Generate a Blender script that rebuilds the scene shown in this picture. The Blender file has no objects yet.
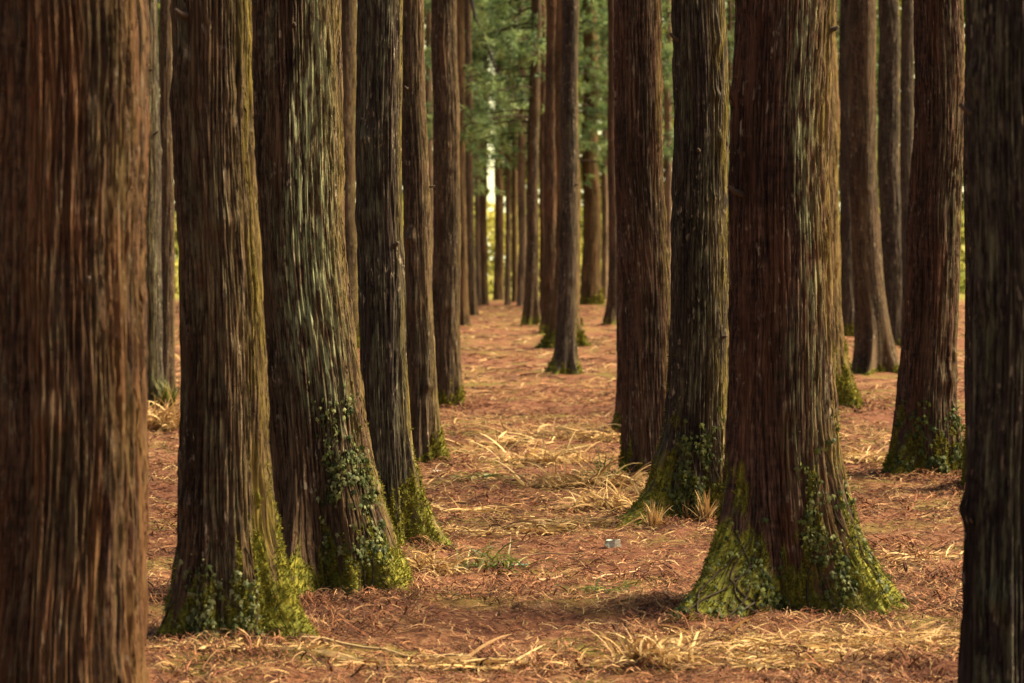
import bpy, math, random
import numpy as np
from mathutils import Vector

random.seed(7)
RNG = np.random.default_rng(7)
SC = bpy.context.scene
COL = SC.collection
F = 2400.0            # focal length in pixels of the 1024 wide picture
CAM_H = 1.65
HOR = 275.0           # picture row of the level horizon
PI = math.pi

# ------------------------------------------------------------------ noise
_P = np.random.default_rng(11).permutation(256).astype(np.int32)
_P = np.concatenate([_P, _P, _P])
_G = np.random.default_rng(12).normal(size=(256, 3)).astype(np.float32)
_G /= np.linalg.norm(_G, axis=1)[:, None]


def noise3(x, y, z):
    x = np.asarray(x, np.float32); y = np.asarray(y, np.float32); z = np.asarray(z, np.float32)
    x, y, z = np.broadcast_arrays(x, y, z)
    xi = np.floor(x).astype(np.int32); yi = np.floor(y).astype(np.int32); zi = np.floor(z).astype(np.int32)
    xf = x - xi; yf = y - yi; zf = z - zi
    xi &= 255; yi &= 255; zi &= 255
    u = xf * xf * xf * (xf * (xf * 6 - 15) + 10)
    v = yf * yf * yf * (yf * (yf * 6 - 15) + 10)
    w = zf * zf * zf * (zf * (zf * 6 - 15) + 10)

    def gr(dx, dy, dz):
        h = _P[_P[_P[xi + dx] + yi + dy] + zi + dz]
        g = _G[h]
        return g[..., 0] * (xf - dx) + g[..., 1] * (yf - dy) + g[..., 2] * (zf - dz)
    x00 = gr(0, 0, 0) * (1 - u) + gr(1, 0, 0) * u
    x10 = gr(0, 1, 0) * (1 - u) + gr(1, 1, 0) * u
    x01 = gr(0, 0, 1) * (1 - u) + gr(1, 0, 1) * u
    x11 = gr(0, 1, 1) * (1 - u) + gr(1, 1, 1) * u
    return ((x00 * (1 - v) + x10 * v) * (1 - w) + (x01 * (1 - v) + x11 * v) * w) * 1.6


def sstep(a, b, x):
    t = np.clip((x - a) / (b - a), 0, 1)
    return t * t * (3 - 2 * t)


# ------------------------------------------------------------------ terrain height
def slope(y):
    y = np.asarray(y, np.float64)
    t = np.clip(y - 17.0, 0, 75.0)
    return 0.0145 * (np.sqrt(t * t + 25) - 5)


def ground_h(x, y):
    x = np.asarray(x, np.float64); y = np.asarray(y, np.float64)
    fade = np.clip(1.6 - y / 60, .25, 1)
    return (slope(y) + .035 * noise3(x * .55, y * .4, 3.3) * fade + .018 * noise3(x * 1.7, y * 1.3, 7.1) * fade)


_ZT = np.linspace(6, 92, 4000)
_YT = HOR + F * (CAM_H - slope(_ZT)) / _ZT


def depth_at(py):
    return float(np.interp(-py, -_YT, _ZT))


def spot(px, py):
    Z = depth_at(py)
    x = (px - 512) * Z / F
    return x, Z, float(ground_h(x, Z))


# ------------------------------------------------------------------ mesh + object helpers
def mesh_np(name, verts, faces_list, mats, attrs=None, smooth=True, cols=None, matidx=None):
    """verts (n,3); faces_list: list of (m,k) int arrays with k = 3 or 4"""
    me = bpy.data.meshes.new(name)
    verts = np.ascontiguousarray(verts, np.float32)
    me.vertices.add(len(verts)); me.vertices.foreach_set('co', verts.ravel())
    loops = np.concatenate([f.ravel() for f in faces_list]).astype(np.int32)
    counts = np.concatenate([np.full(len(f), f.shape[1], np.int32) for f in faces_list])
    starts = np.concatenate([[0], np.cumsum(counts)[:-1]]).astype(np.int32)
    me.loops.add(len(loops)); me.loops.foreach_set('vertex_index', loops)
    me.polygons.add(len(counts)); me.polygons.foreach_set('loop_start', starts)
    if matidx is not None:
        me.polygons.foreach_set('material_index', np.ascontiguousarray(matidx, np.int32))
    me.update(calc_edges=True)
    me.polygons.foreach_set('use_smooth', np.full(len(counts), smooth))
    for k, a in (attrs or {}).items():
        if np.ndim(a) == 2:
            at = me.attributes.new(k, 'FLOAT_VECTOR', 'POINT')
            at.data.foreach_set('vector', np.ascontiguousarray(a, np.float32).ravel())
            continue
        at = me.attributes.new(k, 'FLOAT', 'POINT')
        at.data.foreach_set('value', np.ascontiguousarray(a, np.float32).ravel())
    if cols is not None:
        at = me.attributes.new('tint', 'FLOAT_COLOR', 'POINT')
        c = np.ones((len(verts), 4), np.float32); c[:, :3] = cols
        at.data.foreach_set('color', c.ravel())
    for m in mats:
        me.materials.append(m)
    me.validate()
    return me


def link(name, me, parent=None, loc=None):
    o = bpy.data.objects.new(name, me); COL.objects.link(o)
    if parent is not None: o.parent = parent
    if loc is not None: o.location = loc
    return o


def tag(o, label, cat, group=None):
    o['label'] = label; o['category'] = cat
    if group: o['group'] = group
    return o


def empty(name, loc):
    o = bpy.data.objects.new(name, None); COL.objects.link(o)
    o.location = loc; o.empty_display_size = .2
    return o


# ------------------------------------------------------------------ materials
class NT:
    def __init__(s, name):
        s.m = bpy.data.materials.new(name); s.m.use_nodes = True
        s.t = s.m.node_tree; s.n = s.t.nodes
        s.b = s.n['Principled BSDF']

    def new(s, typ, **kw):
        n = s.n.new(typ)
        for k, v in kw.items(): setattr(n, k, v)
        return n

    def lk(s, a, b): s.t.links.new(a, b)

    def coords(s, scale, attr=None):
        mp = s.new('ShaderNodeMapping')
        mp.inputs['Scale'].default_value = scale
        if attr: src = s.new('ShaderNodeAttribute', attribute_name=attr).outputs['Vector']
        else: src = s.new('ShaderNodeTexCoord').outputs['Object']
        s.lk(src, mp.inputs['Vector'])
        return mp.outputs[0]

    def noise(s, vec, scale, detail=4, rough=.55, dist=0):
        n = s.new('ShaderNodeTexNoise')
        n.inputs['Scale'].default_value = scale; n.inputs['Detail'].default_value = detail
        n.inputs['Roughness'].default_value = rough; n.inputs['Distortion'].default_value = dist
        s.lk(vec, n.inputs['Vector'])
        return n.outputs['Fac']

    def ramp(s, fac, stops):
        r = s.new('ShaderNodeValToRGB')
        e = r.color_ramp.elements
        while len(e) > 1: e.remove(e[0])
        e[0].position = stops[0][0]; e[0].color = tuple(stops[0][1]) + (1,)
        for p, c in stops[1:]:
            q = e.new(p); q.color = tuple(c) + (1,)
        s.lk(fac, r.inputs[0])
        return r.outputs['Color']

    def frange(s, fac, a, b, lo=0., hi=1.):
        r = s.new('ShaderNodeMapRange', interpolation_type='SMOOTHSTEP')
        r.inputs['From Min'].default_value = a; r.inputs['From Max'].default_value = b
        r.inputs['To Min'].default_value = lo; r.inputs['To Max'].default_value = hi
        s.lk(fac, r.inputs['Value'])
        return r.outputs['Result']

    def mix(s, fac, a, b, blend='MIX'):
        n = s.new('ShaderNodeMix', data_type='RGBA', blend_type=blend)
        if isinstance(fac, float): n.inputs[0].default_value = fac
        else: s.lk(fac, n.inputs[0])
        for sock, v in ((n.inputs[6], a), (n.inputs[7], b)):
            if isinstance(v, tuple): sock.default_value = v + (1,)
            else: s.lk(v, sock)
        return n.outputs[2]

    def mul(s, a, b):
        n = s.new('ShaderNodeMath', operation='MULTIPLY')
        for sock, v in ((n.inputs[0], a), (n.inputs[1], b)):
            if isinstance(v, (int, float)): sock.default_value = v
            else: s.lk(v, sock)
        return n.outputs[0]

    def attr(s, name):
        return s.new('ShaderNodeAttribute', attribute_name=name)

    def bump(s, h, strength, dist):
        b = s.new('ShaderNodeBump')
        b.inputs['Strength'].default_value = strength; b.inputs['Distance'].default_value = dist
        s.lk(h, b.inputs['Height']); s.lk(b.outputs[0], s.b.inputs['Normal'])

    def done(s, color, rough=.85, spec=.25):
        if isinstance(color, tuple): s.b.inputs['Base Color'].default_value = color + (1,)
        else: s.lk(color, s.b.inputs['Base Color'])
        s.b.inputs['Roughness'].default_value = rough
        s.b.inputs['Specular IOR Level'].default_value = spec
        return s.m


def bark_material(name, dark, mid, light, streak, fleck=.5):
    n = NT(name)
    mid, light, streak = [tuple(x * 1.0 for x in q) for q in (mid, light, streak)]
    v1 = n.coords((1, 1, .035), 'bark_co')
    v2 = n.coords((1, 1, .08), 'bark_co')
    v3 = n.coords((1, 1, .4), 'bark_co')
    v4 = n.coords((1, 1, .26), 'bark_co')
    f1 = n.noise(v1, 70, 6, .68)              # fibrous strips
    f2 = n.noise(v2, 13, 3, .5)              # broad tone
    f3 = n.noise(v4, 50, 3, .6)
    f5 = n.noise(n.coords((1, 1, .12), 'bark_co'), 130, 4, .65)   # fine torn fibres             # flecks
    f4 = n.noise(v3, 3.2, 3, .55)
    f6 = n.mix(.5, f1, f5)
    # cracks between the strips, running up the trunk, and short cross breaks
    fc = n.noise(n.coords((1, 1, .05), 'bark_co'), 42, 4, .6, .3)
    ab = n.new('ShaderNodeMath', operation='SUBTRACT'); ab.inputs[1].default_value = .5; n.lk(fc, ab.inputs[0])
    ab2 = n.new('ShaderNodeMath', operation='ABSOLUTE'); n.lk(ab.outputs[0], ab2.inputs[0])
    crack = n.frange(ab2.outputs[0], .0, .045)
    fb = n.noise(n.coords((.35, .35, 1), 'bark_co'), 34, 3, .6)
    f6 = n.mix(.18, f6, fb)
    c = n.ramp(f6, [(.34, tuple(x * .6 for x in dark)), (.44, dark), (.52, mid), (.64, light)])
    c = n.mix(n.mul(n.frange(f2, .46, .62), .7), c, streak)
    c = n.mix(n.mul(n.frange(f4, .5, .68), .55), c, tuple(x * .55 for x in dark))
    # pale flakes of dry bark and crusty lichen
    f7 = n.noise(n.coords((1, 1, .6), 'bark_co'), 5, 3, .6)
    c = n.mix(n.mul(n.mul(n.frange(f3, .585, .65), n.frange(f7, .46, .62)), fleck), c, (.33, .27, .19))
    al = n.attr('lichen').outputs['Fac']
    fl = n.noise(n.coords((1, 1, .16), 'bark_co'), 44, 4, .68)
    c = n.mix(n.mul(al, n.frange(fl, .42, .6)), c, n.ramp(f1, [(.3, (.13, .14, .06)), (.55, (.30, .32, .17)), (.75, (.42, .43, .26))]))
    # green-gold algal film, plus sunlit right edges painted into the bark colour
    aa = n.attr('algae_lit').outputs['Fac']
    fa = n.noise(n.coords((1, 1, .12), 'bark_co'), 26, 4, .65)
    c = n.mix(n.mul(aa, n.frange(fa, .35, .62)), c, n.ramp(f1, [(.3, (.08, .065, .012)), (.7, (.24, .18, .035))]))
    # moss
    am = n.attr('moss').outputs['Fac']
    fm = n.noise(n.coords((1, 1, 1)), 42, 4, .6)
    fm2 = n.noise(n.coords((1, 1, .7)), 9, 3, .5)
    mc = n.mix(n.frange(fm2, .4, .6), n.ramp(fm, [(.3, (.07, .08, .013)), (.5, (.18, .18, .022)), (.7, (.34, .29, .04))]),
               n.ramp(fm, [(.3, (.07, .08, .014)), (.55, (.15, .155, .024)), (.75, (.27, .23, .04))]))
    mc = n.mix(n.mul(n.frange(n.noise(n.coords((1, 1, .8)), 15, 4, .65), .51, .63), .7), mc, (.07, .045, .022))
    c = n.mix(am, c, mc)
    hb = n.mix(.5, f1, fm)
    n.bump(n.mix(.45, f6, crack), 1., .024)
    return n.done(c, .9, .18)


B_RED = bark_material('bark_red', (.028, .015, .012), (.080, .043, .030), (.17, .098, .058), (.115, .056, .031), .6)
B_BROWN = bark_material('bark_brown', (.028, .017, .012), (.082, .050, .030), (.18, .118, .066), (.11, .066, .034), .65)
B_GREY = bark_material('bark_grey', (.024, .017, .014), (.066, .048, .036), (.145, .112, .082), (.085, .058, .038), .8)
B_BLACK = bark_material('bark_black', (.014, .010, .009), (.038, .027, .022), (.08, .062, .05), (.045, .03, .022), .5)
B_DARK = bark_material('bark_dark', (.017, .012, .011), (.046, .034, .026), (.105, .082, .058), (.058, .04, .027), .9)
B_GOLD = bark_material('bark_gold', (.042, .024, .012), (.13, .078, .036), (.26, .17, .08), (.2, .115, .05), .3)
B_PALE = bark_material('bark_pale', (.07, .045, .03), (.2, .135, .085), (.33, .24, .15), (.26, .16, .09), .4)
B_ORANGE = bark_material('bark_orange', (.034, .018, .012), (.088, .046, .026), (.155, .085, .042), (.14, .062, .027), .3)


def tint_material(name, rough=.7, spec=.25, transl=0., bump=0.):
    n = NT(name)
    a = n.attr('tint').outputs['Color']
    f = n.noise(n.coords((1, 1, 1)), 90, 2, .5)
    c = n.mix(.35, a, n.ramp(f, [(.3, (.35, .35, .35)), (.7, (1, 1, 1))]), 'MULTIPLY')
    m = n.done(c, rough, spec)
    if transl > 0:
        tr = n.new('ShaderNodeBsdfTranslucent'); mx = n.new('ShaderNodeMixShader')
        mx.inputs[0].default_value = transl
        n.lk(c, tr.inputs['Color'])
        n.lk(n.b.outputs[0], mx.inputs[1]); n.lk(tr.outputs[0], mx.inputs[2])
        out = [x for x in n.n if x.type == 'OUTPUT_MATERIAL'][0]
        n.lk(mx.outputs[0], out.inputs['Surface'])
    return m


M_LEAF = tint_material('leaf_green', .6, .2, .2)
M_NEEDLE = tint_material('cedar_needles', .6, .3, .3)
M_FAR = tint_material('far_leaves', .6, .2, .5)
M_MOSS = tint_material('moss_tufts', .9, .1, .25)
M_LITTER = tint_material('dead_needles', .85, .15)
M_STRAW = tint_material('dry_straw', .7, .25, .2)
M_GRASS = tint_material('grass_green', .5, .3, .3)
M_TWIG = tint_material('dead_wood', .85, .2)
M_SCRAP = tint_material('scrap', .6, .4)

# ------------------------------------------------------------------ trunk builder


def build_trunk(R, H, zdense, nth, nrow, axis, flares, seed, moss_h, lichen, algae_lit, bark=.014, flute=.06, bulge=()):
    """axis(z) -> x offset, y offset.  flares: (angle_deg, amount m, half width deg, height m)."""
    th = np.linspace(0, 2 * PI, nth, endpoint=False)
    zd = np.concatenate([np.linspace(-.25, -.04, 4), np.linspace(0, zdense, nrow), np.linspace(zdense, H, 26)[1:]])
    T, Zz = np.meshgrid(th, zd)
    cs, sn = np.cos(T), np.sin(T)
    zc = np.maximum(Zz, 0)
    taper = 1 - .5 * np.clip(zc / H, 0, 1) ** 1.25
    r = R * taper - bark * 1.0
    o = seed * 13.7
    # roots
    fl = np.zeros_like(r)
    hm = 1 + .25 * noise3(cs * 1.5 + o, sn * 1.5, 2.2)
    for ang, amt, hw, hh in flares:
        a0 = math.radians(ang) + .22 * np.sin(zc * 3.1 + ang)* np.exp(-zc)
        d = np.angle(np.exp(1j * (T - a0)))
        lobe = np.exp(-(d / math.radians(hw)) ** 2)
        fl += amt * lobe * np.exp(-zc / (hh * hm))
    r = r + fl
    below = np.where(Zz < 0, -Zz, 0)
    r = r + below * .55
    # broad fluting, stronger towards the base
    r *= 1 + (flute * (1 + 2.0 * np.exp(-zc / .45))) * noise3(cs * 1.35 + o, sn * 1.35 + 5, Zz * .35 + o)
    r *= 1 + (.05 + .17 * np.exp(-zc / .35)) * noise3(cs * 2.6 + o, sn * 2.6, Zz * .5 + o)
    # bark strips
    per = max(2 * PI * R / .023, 14) / (2 * PI)
    wx = noise3(cs * 1.8 + o, sn * 1.8, Zz * .7) * .7
    a = noise3(cs * per + wx + o, sn * per + wx, Zz * 1.0 + o)
    b = noise3(cs * per * 2.1 + o + wx, sn * per * 2.1 - wx, Zz * 1.9 + o)
    c = noise3(cs * per * 4.3 + o, sn * per * 4.3, Zz * 5 + o)
    h1 = np.clip(np.abs(a) * 4.2, 0, 1)
    h2 = np.clip(np.abs(b) * 2.6, 0, 1)
    d5 = noise3(cs * per * 3.1 + o, sn * per * 3.1, Zz * 9 + o)
    hgt = bark * (h1 * 1.15 + h2 * .55 + c * .4 + d5 * .35)
    # torn ends of strips
    s = noise3(cs * per * 1.1 + o + 40, sn * per * 1.1, Zz * 2.6 + o)
    hgt += bark * .45 * sstep(.12, .2, s)
    for (bz, ba, bamp, bs) in bulge:
        d = np.angle(np.exp(1j * (T - math.radians(ba)))) * R
        hgt += bamp * np.exp(-((d) ** 2 + (Zz - bz) ** 2) / (bs * bs))
    # moss mask: heights by direction (right, far, left, near)
    mr, mf, ml, mn = moss_h
    cp, cm, sp, sm = [np.maximum(q, 0) ** 1.5 for q in (cs, -cs, sn, -sn)]
    tot = cp + cm + sp + sm + 1e-6
    mh = (mr * cp + ml * cm + mf * sp + mn * sm) / tot
    nz = noise3(cs * 4 + o, sn * 4, Zz * 4) * .55 + noise3(cs * 11 + o, sn * 11, Zz * 8) * .35
    q = 1 - zc / np.maximum(mh, .02)
    moss = sstep(-.05, .35, q + nz * 1.35 - .16) * (mh > .03)
    hgt = hgt * (1 - .6 * moss) + moss * (.008 + .012 * noise3(cs * 22 * R / .2 + o, sn * 22 * R / .2, Zz * 22) + .016 * noise3(cs * 9 * R / .2 + o, sn * 9 * R / .2, Zz * 8))
    r = r + hgt
    lz, la, lw, lamt = lichen
    d = np.angle(np.exp(1j * (T - math.radians(la)))) / math.radians(lw)
    lich = lamt * np.exp(-d * d) * sstep(-.25, .35, noise3(cs * 2 + o, sn * 2, Zz * .8 + o) + .25) * sstep(lz - .5, lz + .3, Zz)
    aa, aw, aamt = algae_lit
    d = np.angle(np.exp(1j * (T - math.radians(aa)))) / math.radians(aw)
    alg_lit = aamt * np.exp(-d * d)  # side band: algal film and painted sunlight share this mask
    ax, ay = axis(Zz)
    V = np.stack([ax + r * cs, ay + r * sn, Zz], -1)
    nr = len(zd)
    i = np.arange(nr - 1)[:, None] * nth; j = np.arange(nth)[None]; j2 = (j + 1) % nth
    faces = np.stack([i + j, i + j2, i + nth + j2, i + nth + j], -1).reshape(-1, 4)
    N = np.cross(np.roll(V, -1, 1) - np.roll(V, 1, 1), np.gradient(V, axis=0))
    N /= np.linalg.norm(N, axis=-1)[..., None] + 1e-9
    BC = np.stack([cs * R + o, sn * R, Zz], -1)
    return V.reshape(-1, 3), faces, moss.ravel(), lich.ravel(), alg_lit.ravel(), N.reshape(-1, 3), BC.reshape(-1, 3)


def frames(N, rng):
    """orthonormal tangents for normals, randomly turned"""
    R_ = rng.normal(size=N.shape)
    A = np.cross(N, R_); A /= np.linalg.norm(A, axis=1)[:, None] + 1e-9
    return A, np.cross(N, A)


def tufts(P, N, rng, length, width, blades=3, cols=((.1, .12, .02), (.22, .22, .03))):
    """little moss shoots: thin triangles leaning out of the surface"""
    n = len(P)
    vs, cl = [], []
    c0, c1 = np.array(cols[0]), np.array(cols[1])
    for k in range(blades):
        A, Bt = frames(N, rng)
        L = length * rng.uniform(.5, 1.3, n)[:, None]
        tip = P + N * L * rng.uniform(.45, 1, n)[:, None] + A * L * rng.uniform(-.8, .8, n)[:, None]
        w = width * rng.uniform(.6, 1.4, n)[:, None]
        vs.append(np.stack([P - Bt * w - N * .004, P + Bt * w - N * .004, tip], 1))
        t = rng.uniform(0, 1, n)[:, None] ** 1.3
        col = c0 * (1 - t) + c1 * t
        cl.append(np.repeat(col[:, None], 3, 1))
    V = np.concatenate(vs).reshape(-1, 3); C = np.concatenate(cl).reshape(-1, 3)
    return V, np.arange(len(V)).reshape(-1, 3), C


IVY = np.array([(0, -.5), (.34, -.34), (.52, .02), (.2, .1), (0, .62), (-.2, .1), (-.52, .02), (-.34, -.34)])


def ivy_leaves(P, N, rng, size, cols):
    n = len(P)
    A, Bt = frames(N, rng)
    # leaves hang: local y axis mostly down along the bark
    dn = np.array([0, 0, -1.]) + rng.normal(size=(n, 3)) * .45
    Y = dn - N * (dn * N).sum(1)[:, None]; Y /= np.linalg.norm(Y, axis=1)[:, None] + 1e-9
    Nt = N + rng.normal(size=(n, 3)) * .38; Nt /= np.linalg.norm(Nt, axis=1)[:, None]
    X = np.cross(Y, Nt); X /= np.linalg.norm(X, axis=1)[:, None] + 1e-9
    s = size * np.clip(rng.lognormal(-.42, .4, n), .25, 1.15)[:, None]
    C = P + N * rng.uniform(.006, .03, n)[:, None]
    out = [C + Nt * s * .10]
    for (u, v) in IVY:
        out.append(C + X * u * s + Y * v * s + Nt * (-.12 * abs(u) * s))
    V = np.stack(out, 1)
    k = len(IVY)
    f = np.array([(0, 1 + i, 1 + (i + 1) % k) for i in range(k)])
    faces = (np.arange(n)[:, None, None] * (k + 1) + f[None]).reshape(-1, 3)
    pal = np.array(cols); ci = rng.integers(0, len(pal), n)
    col = pal[ci] * rng.uniform(.7, 1.25, n)[:, None]
    return V.reshape(-1, 3), faces, np.repeat(col[:, None], k + 1, 1).reshape(-1, 3)


def tube(pts, radii, sides=6):
    pts = np.array(pts, float); n = len(pts)
    tan = np.gradient(pts, axis=0); tan /= np.linalg.norm(tan, axis=1)[:, None] + 1e-9
    up = np.array([.3, .2, 1.]) if abs(tan[:, 2]).mean() < .8 else np.array([1., .2, .1])
    a = np.cross(tan, up); a /= np.linalg.norm(a, axis=1)[:, None] + 1e-9
    b = np.cross(tan, a)
    t = np.arange(sides) * 2 * PI / sides
    V = pts[:, None] + np.array(radii)[:, None, None] * (np.cos(t)[None, :, None] * a[:, None] + np.sin(t)[None, :, None] * b[:, None])
    i = np.arange(n - 1)[:, None] * sides; j = np.arange(sides)[None]; j2 = (j + 1) % sides
    f = np.stack([i + j, i + j2, i + sides + j2, i + sides + j], -1).reshape(-1, 4)
    return V.reshape(-1, 3), f


def merge(parts):
    """parts: list of (V, faces, color array or tuple)"""
    V, Fq, Ft, C, o = [], [], [], [], 0
    for v, f, c in parts:
        v = np.asarray(v)
        V.append(v); f = np.asarray(f) + o
        (Fq if f.shape[1] == 4 else Ft).append(f)
        c = np.asarray(c, float)
        C.append(np.broadcast_to(c, (len(v), 3)) if c.ndim == 1 else c)
        o += len(v)
    fl = []
    if Fq: fl.append(np.concatenate(Fq))
    if Ft: fl.append(np.concatenate(Ft))
    return np.concatenate(V), fl, np.concatenate(C)


# ------------------------------------------------------------------ crowns
def build_crown(z0, z1, rad, rng, nl, axis, trunk_r, sector=None, tuft=.22, ntuft=16, nbl=24, cols=None):
    parts = []
    cols = cols or ((.06, .105, .042), (.16, .26, .09), (.36, .46, .17))
    cpal = np.array(cols)
    cP, cD, cB = [], [], []
    for i in range(nl):
        t = (i + rng.uniform(0, 1)) / nl
        z = z0 + (z1 - z0) * t
        az = rng.uniform(0, 2 * PI) if sector is None else math.radians(rng.uniform(*sector))
        L = rad * (1.05 - .55 * t) * rng.uniform(.6, 1.15)
        ax, ay = axis(np.array(z))
        n = 7
        s = np.linspace(0, 1, n)
        rr = trunk_r * .7 + L * s
        zz = z + L * (.12 * s - .42 * s ** 2 + .16 * s ** 3) + rng.normal() * .05
        side = rng.normal() * .25 * s ** 2 * L
        P = np.stack([ax + rr * math.cos(az) - side * math.sin(az), ay + rr * math.sin(az) + side * math.cos(az), zz], -1)
        parts.append(tube(P, .022 * (1 - .8 * s) + .004, 5) + ((.05, .033, .022),))
        m = ntuft
        ss = rng.uniform(.28, 1.02, m) ** .8
        idx = np.clip(ss * (n - 1), 0, n - 1.001); i0 = idx.astype(int); fr = (idx - i0)[:, None]
        base = P[i0] * (1 - fr) + P[i0 + 1] * fr
        spread = .30 * (1.15 - ss)[:, None] + .12
        off = rng.normal(size=(m, 3)) * spread * np.array([1, 1, .55]) * min(1.3, L)
        cen = base + off
        for k in range(0, m, 3):
            parts.append(tube([base[k], (base[k] + cen[k]) / 2 + (0, 0, .02), cen[k]], (.008, .006, .003), 3) + ((.06, .04, .022),))
        out = np.stack([np.full(m, math.cos(az)), np.full(m, math.sin(az)), np.full(m, -.25)], -1) + rng.normal(size=(m, 3)) * .5
        cP.append(cen); cD.append(out); cB.append(rng.uniform(0, 1, m))
    cP = np.concatenate(cP); cD = np.concatenate(cD); cB = np.concatenate(cB)
    m = len(cP)
    Pc = np.repeat(cP, nbl, 0); D = np.repeat(cD, nbl, 0) + rng.normal(size=(m * nbl, 3)) * .95
    D /= np.linalg.norm(D, axis=1)[:, None]
    n = len(Pc)
    A, Bt = frames(D, rng)
    L = tuft * rng.uniform(.5, 1.3, n)[:, None]
    w = tuft * .055 * rng.uniform(.7, 1.5, n)[:, None]
    st = Pc + D * L * rng.uniform(-.15, .25, n)[:, None]
    tip = st + D * L; tip[:, 2] -= .12 * L[:, 0]
    mid = st + D * L * .5
    V = np.stack([st, mid + A * w, tip, mid - A * w], 1).reshape(-1, 3)
    f = np.arange(len(V)).reshape(-1, 4)
    tt = np.clip(np.repeat(cB, nbl) + rng.normal(size=n) * .18, 0, 1)[:, None]
    col = np.where(tt < .5, cpal[0] + (cpal[1] - cpal[0]) * tt * 2, cpal[1] + (cpal[2] - cpal[1]) * (tt * 2 - 1))
    leaf0 = sum(len(p[1]) for p in parts)
    parts.append((V, f, np.repeat(col, 4, 0)))
    V, fl, C = merge(parts)
    mi = np.zeros(len(fl[0]), int); mi[:leaf0] = 1
    return mesh_np('crown', V, fl, [M_NEEDLE, M_TWIG], cols=C, smooth=False, matidx=mi)


# ------------------------------------------------------------------ the trees
GROUP = 'tall straight cedar trees in rows along the path'
NOM = (.03, .03, .03, .03)
LEAF_D = ((.035, .05, .014), (.05, .07, .018), (.085, .105, .025), (.12, .14, .03))
LEAF_P = ((.11, .125, .04), (.16, .17, .06), (.06, .08, .02), (.20, .21, .09))

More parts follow.
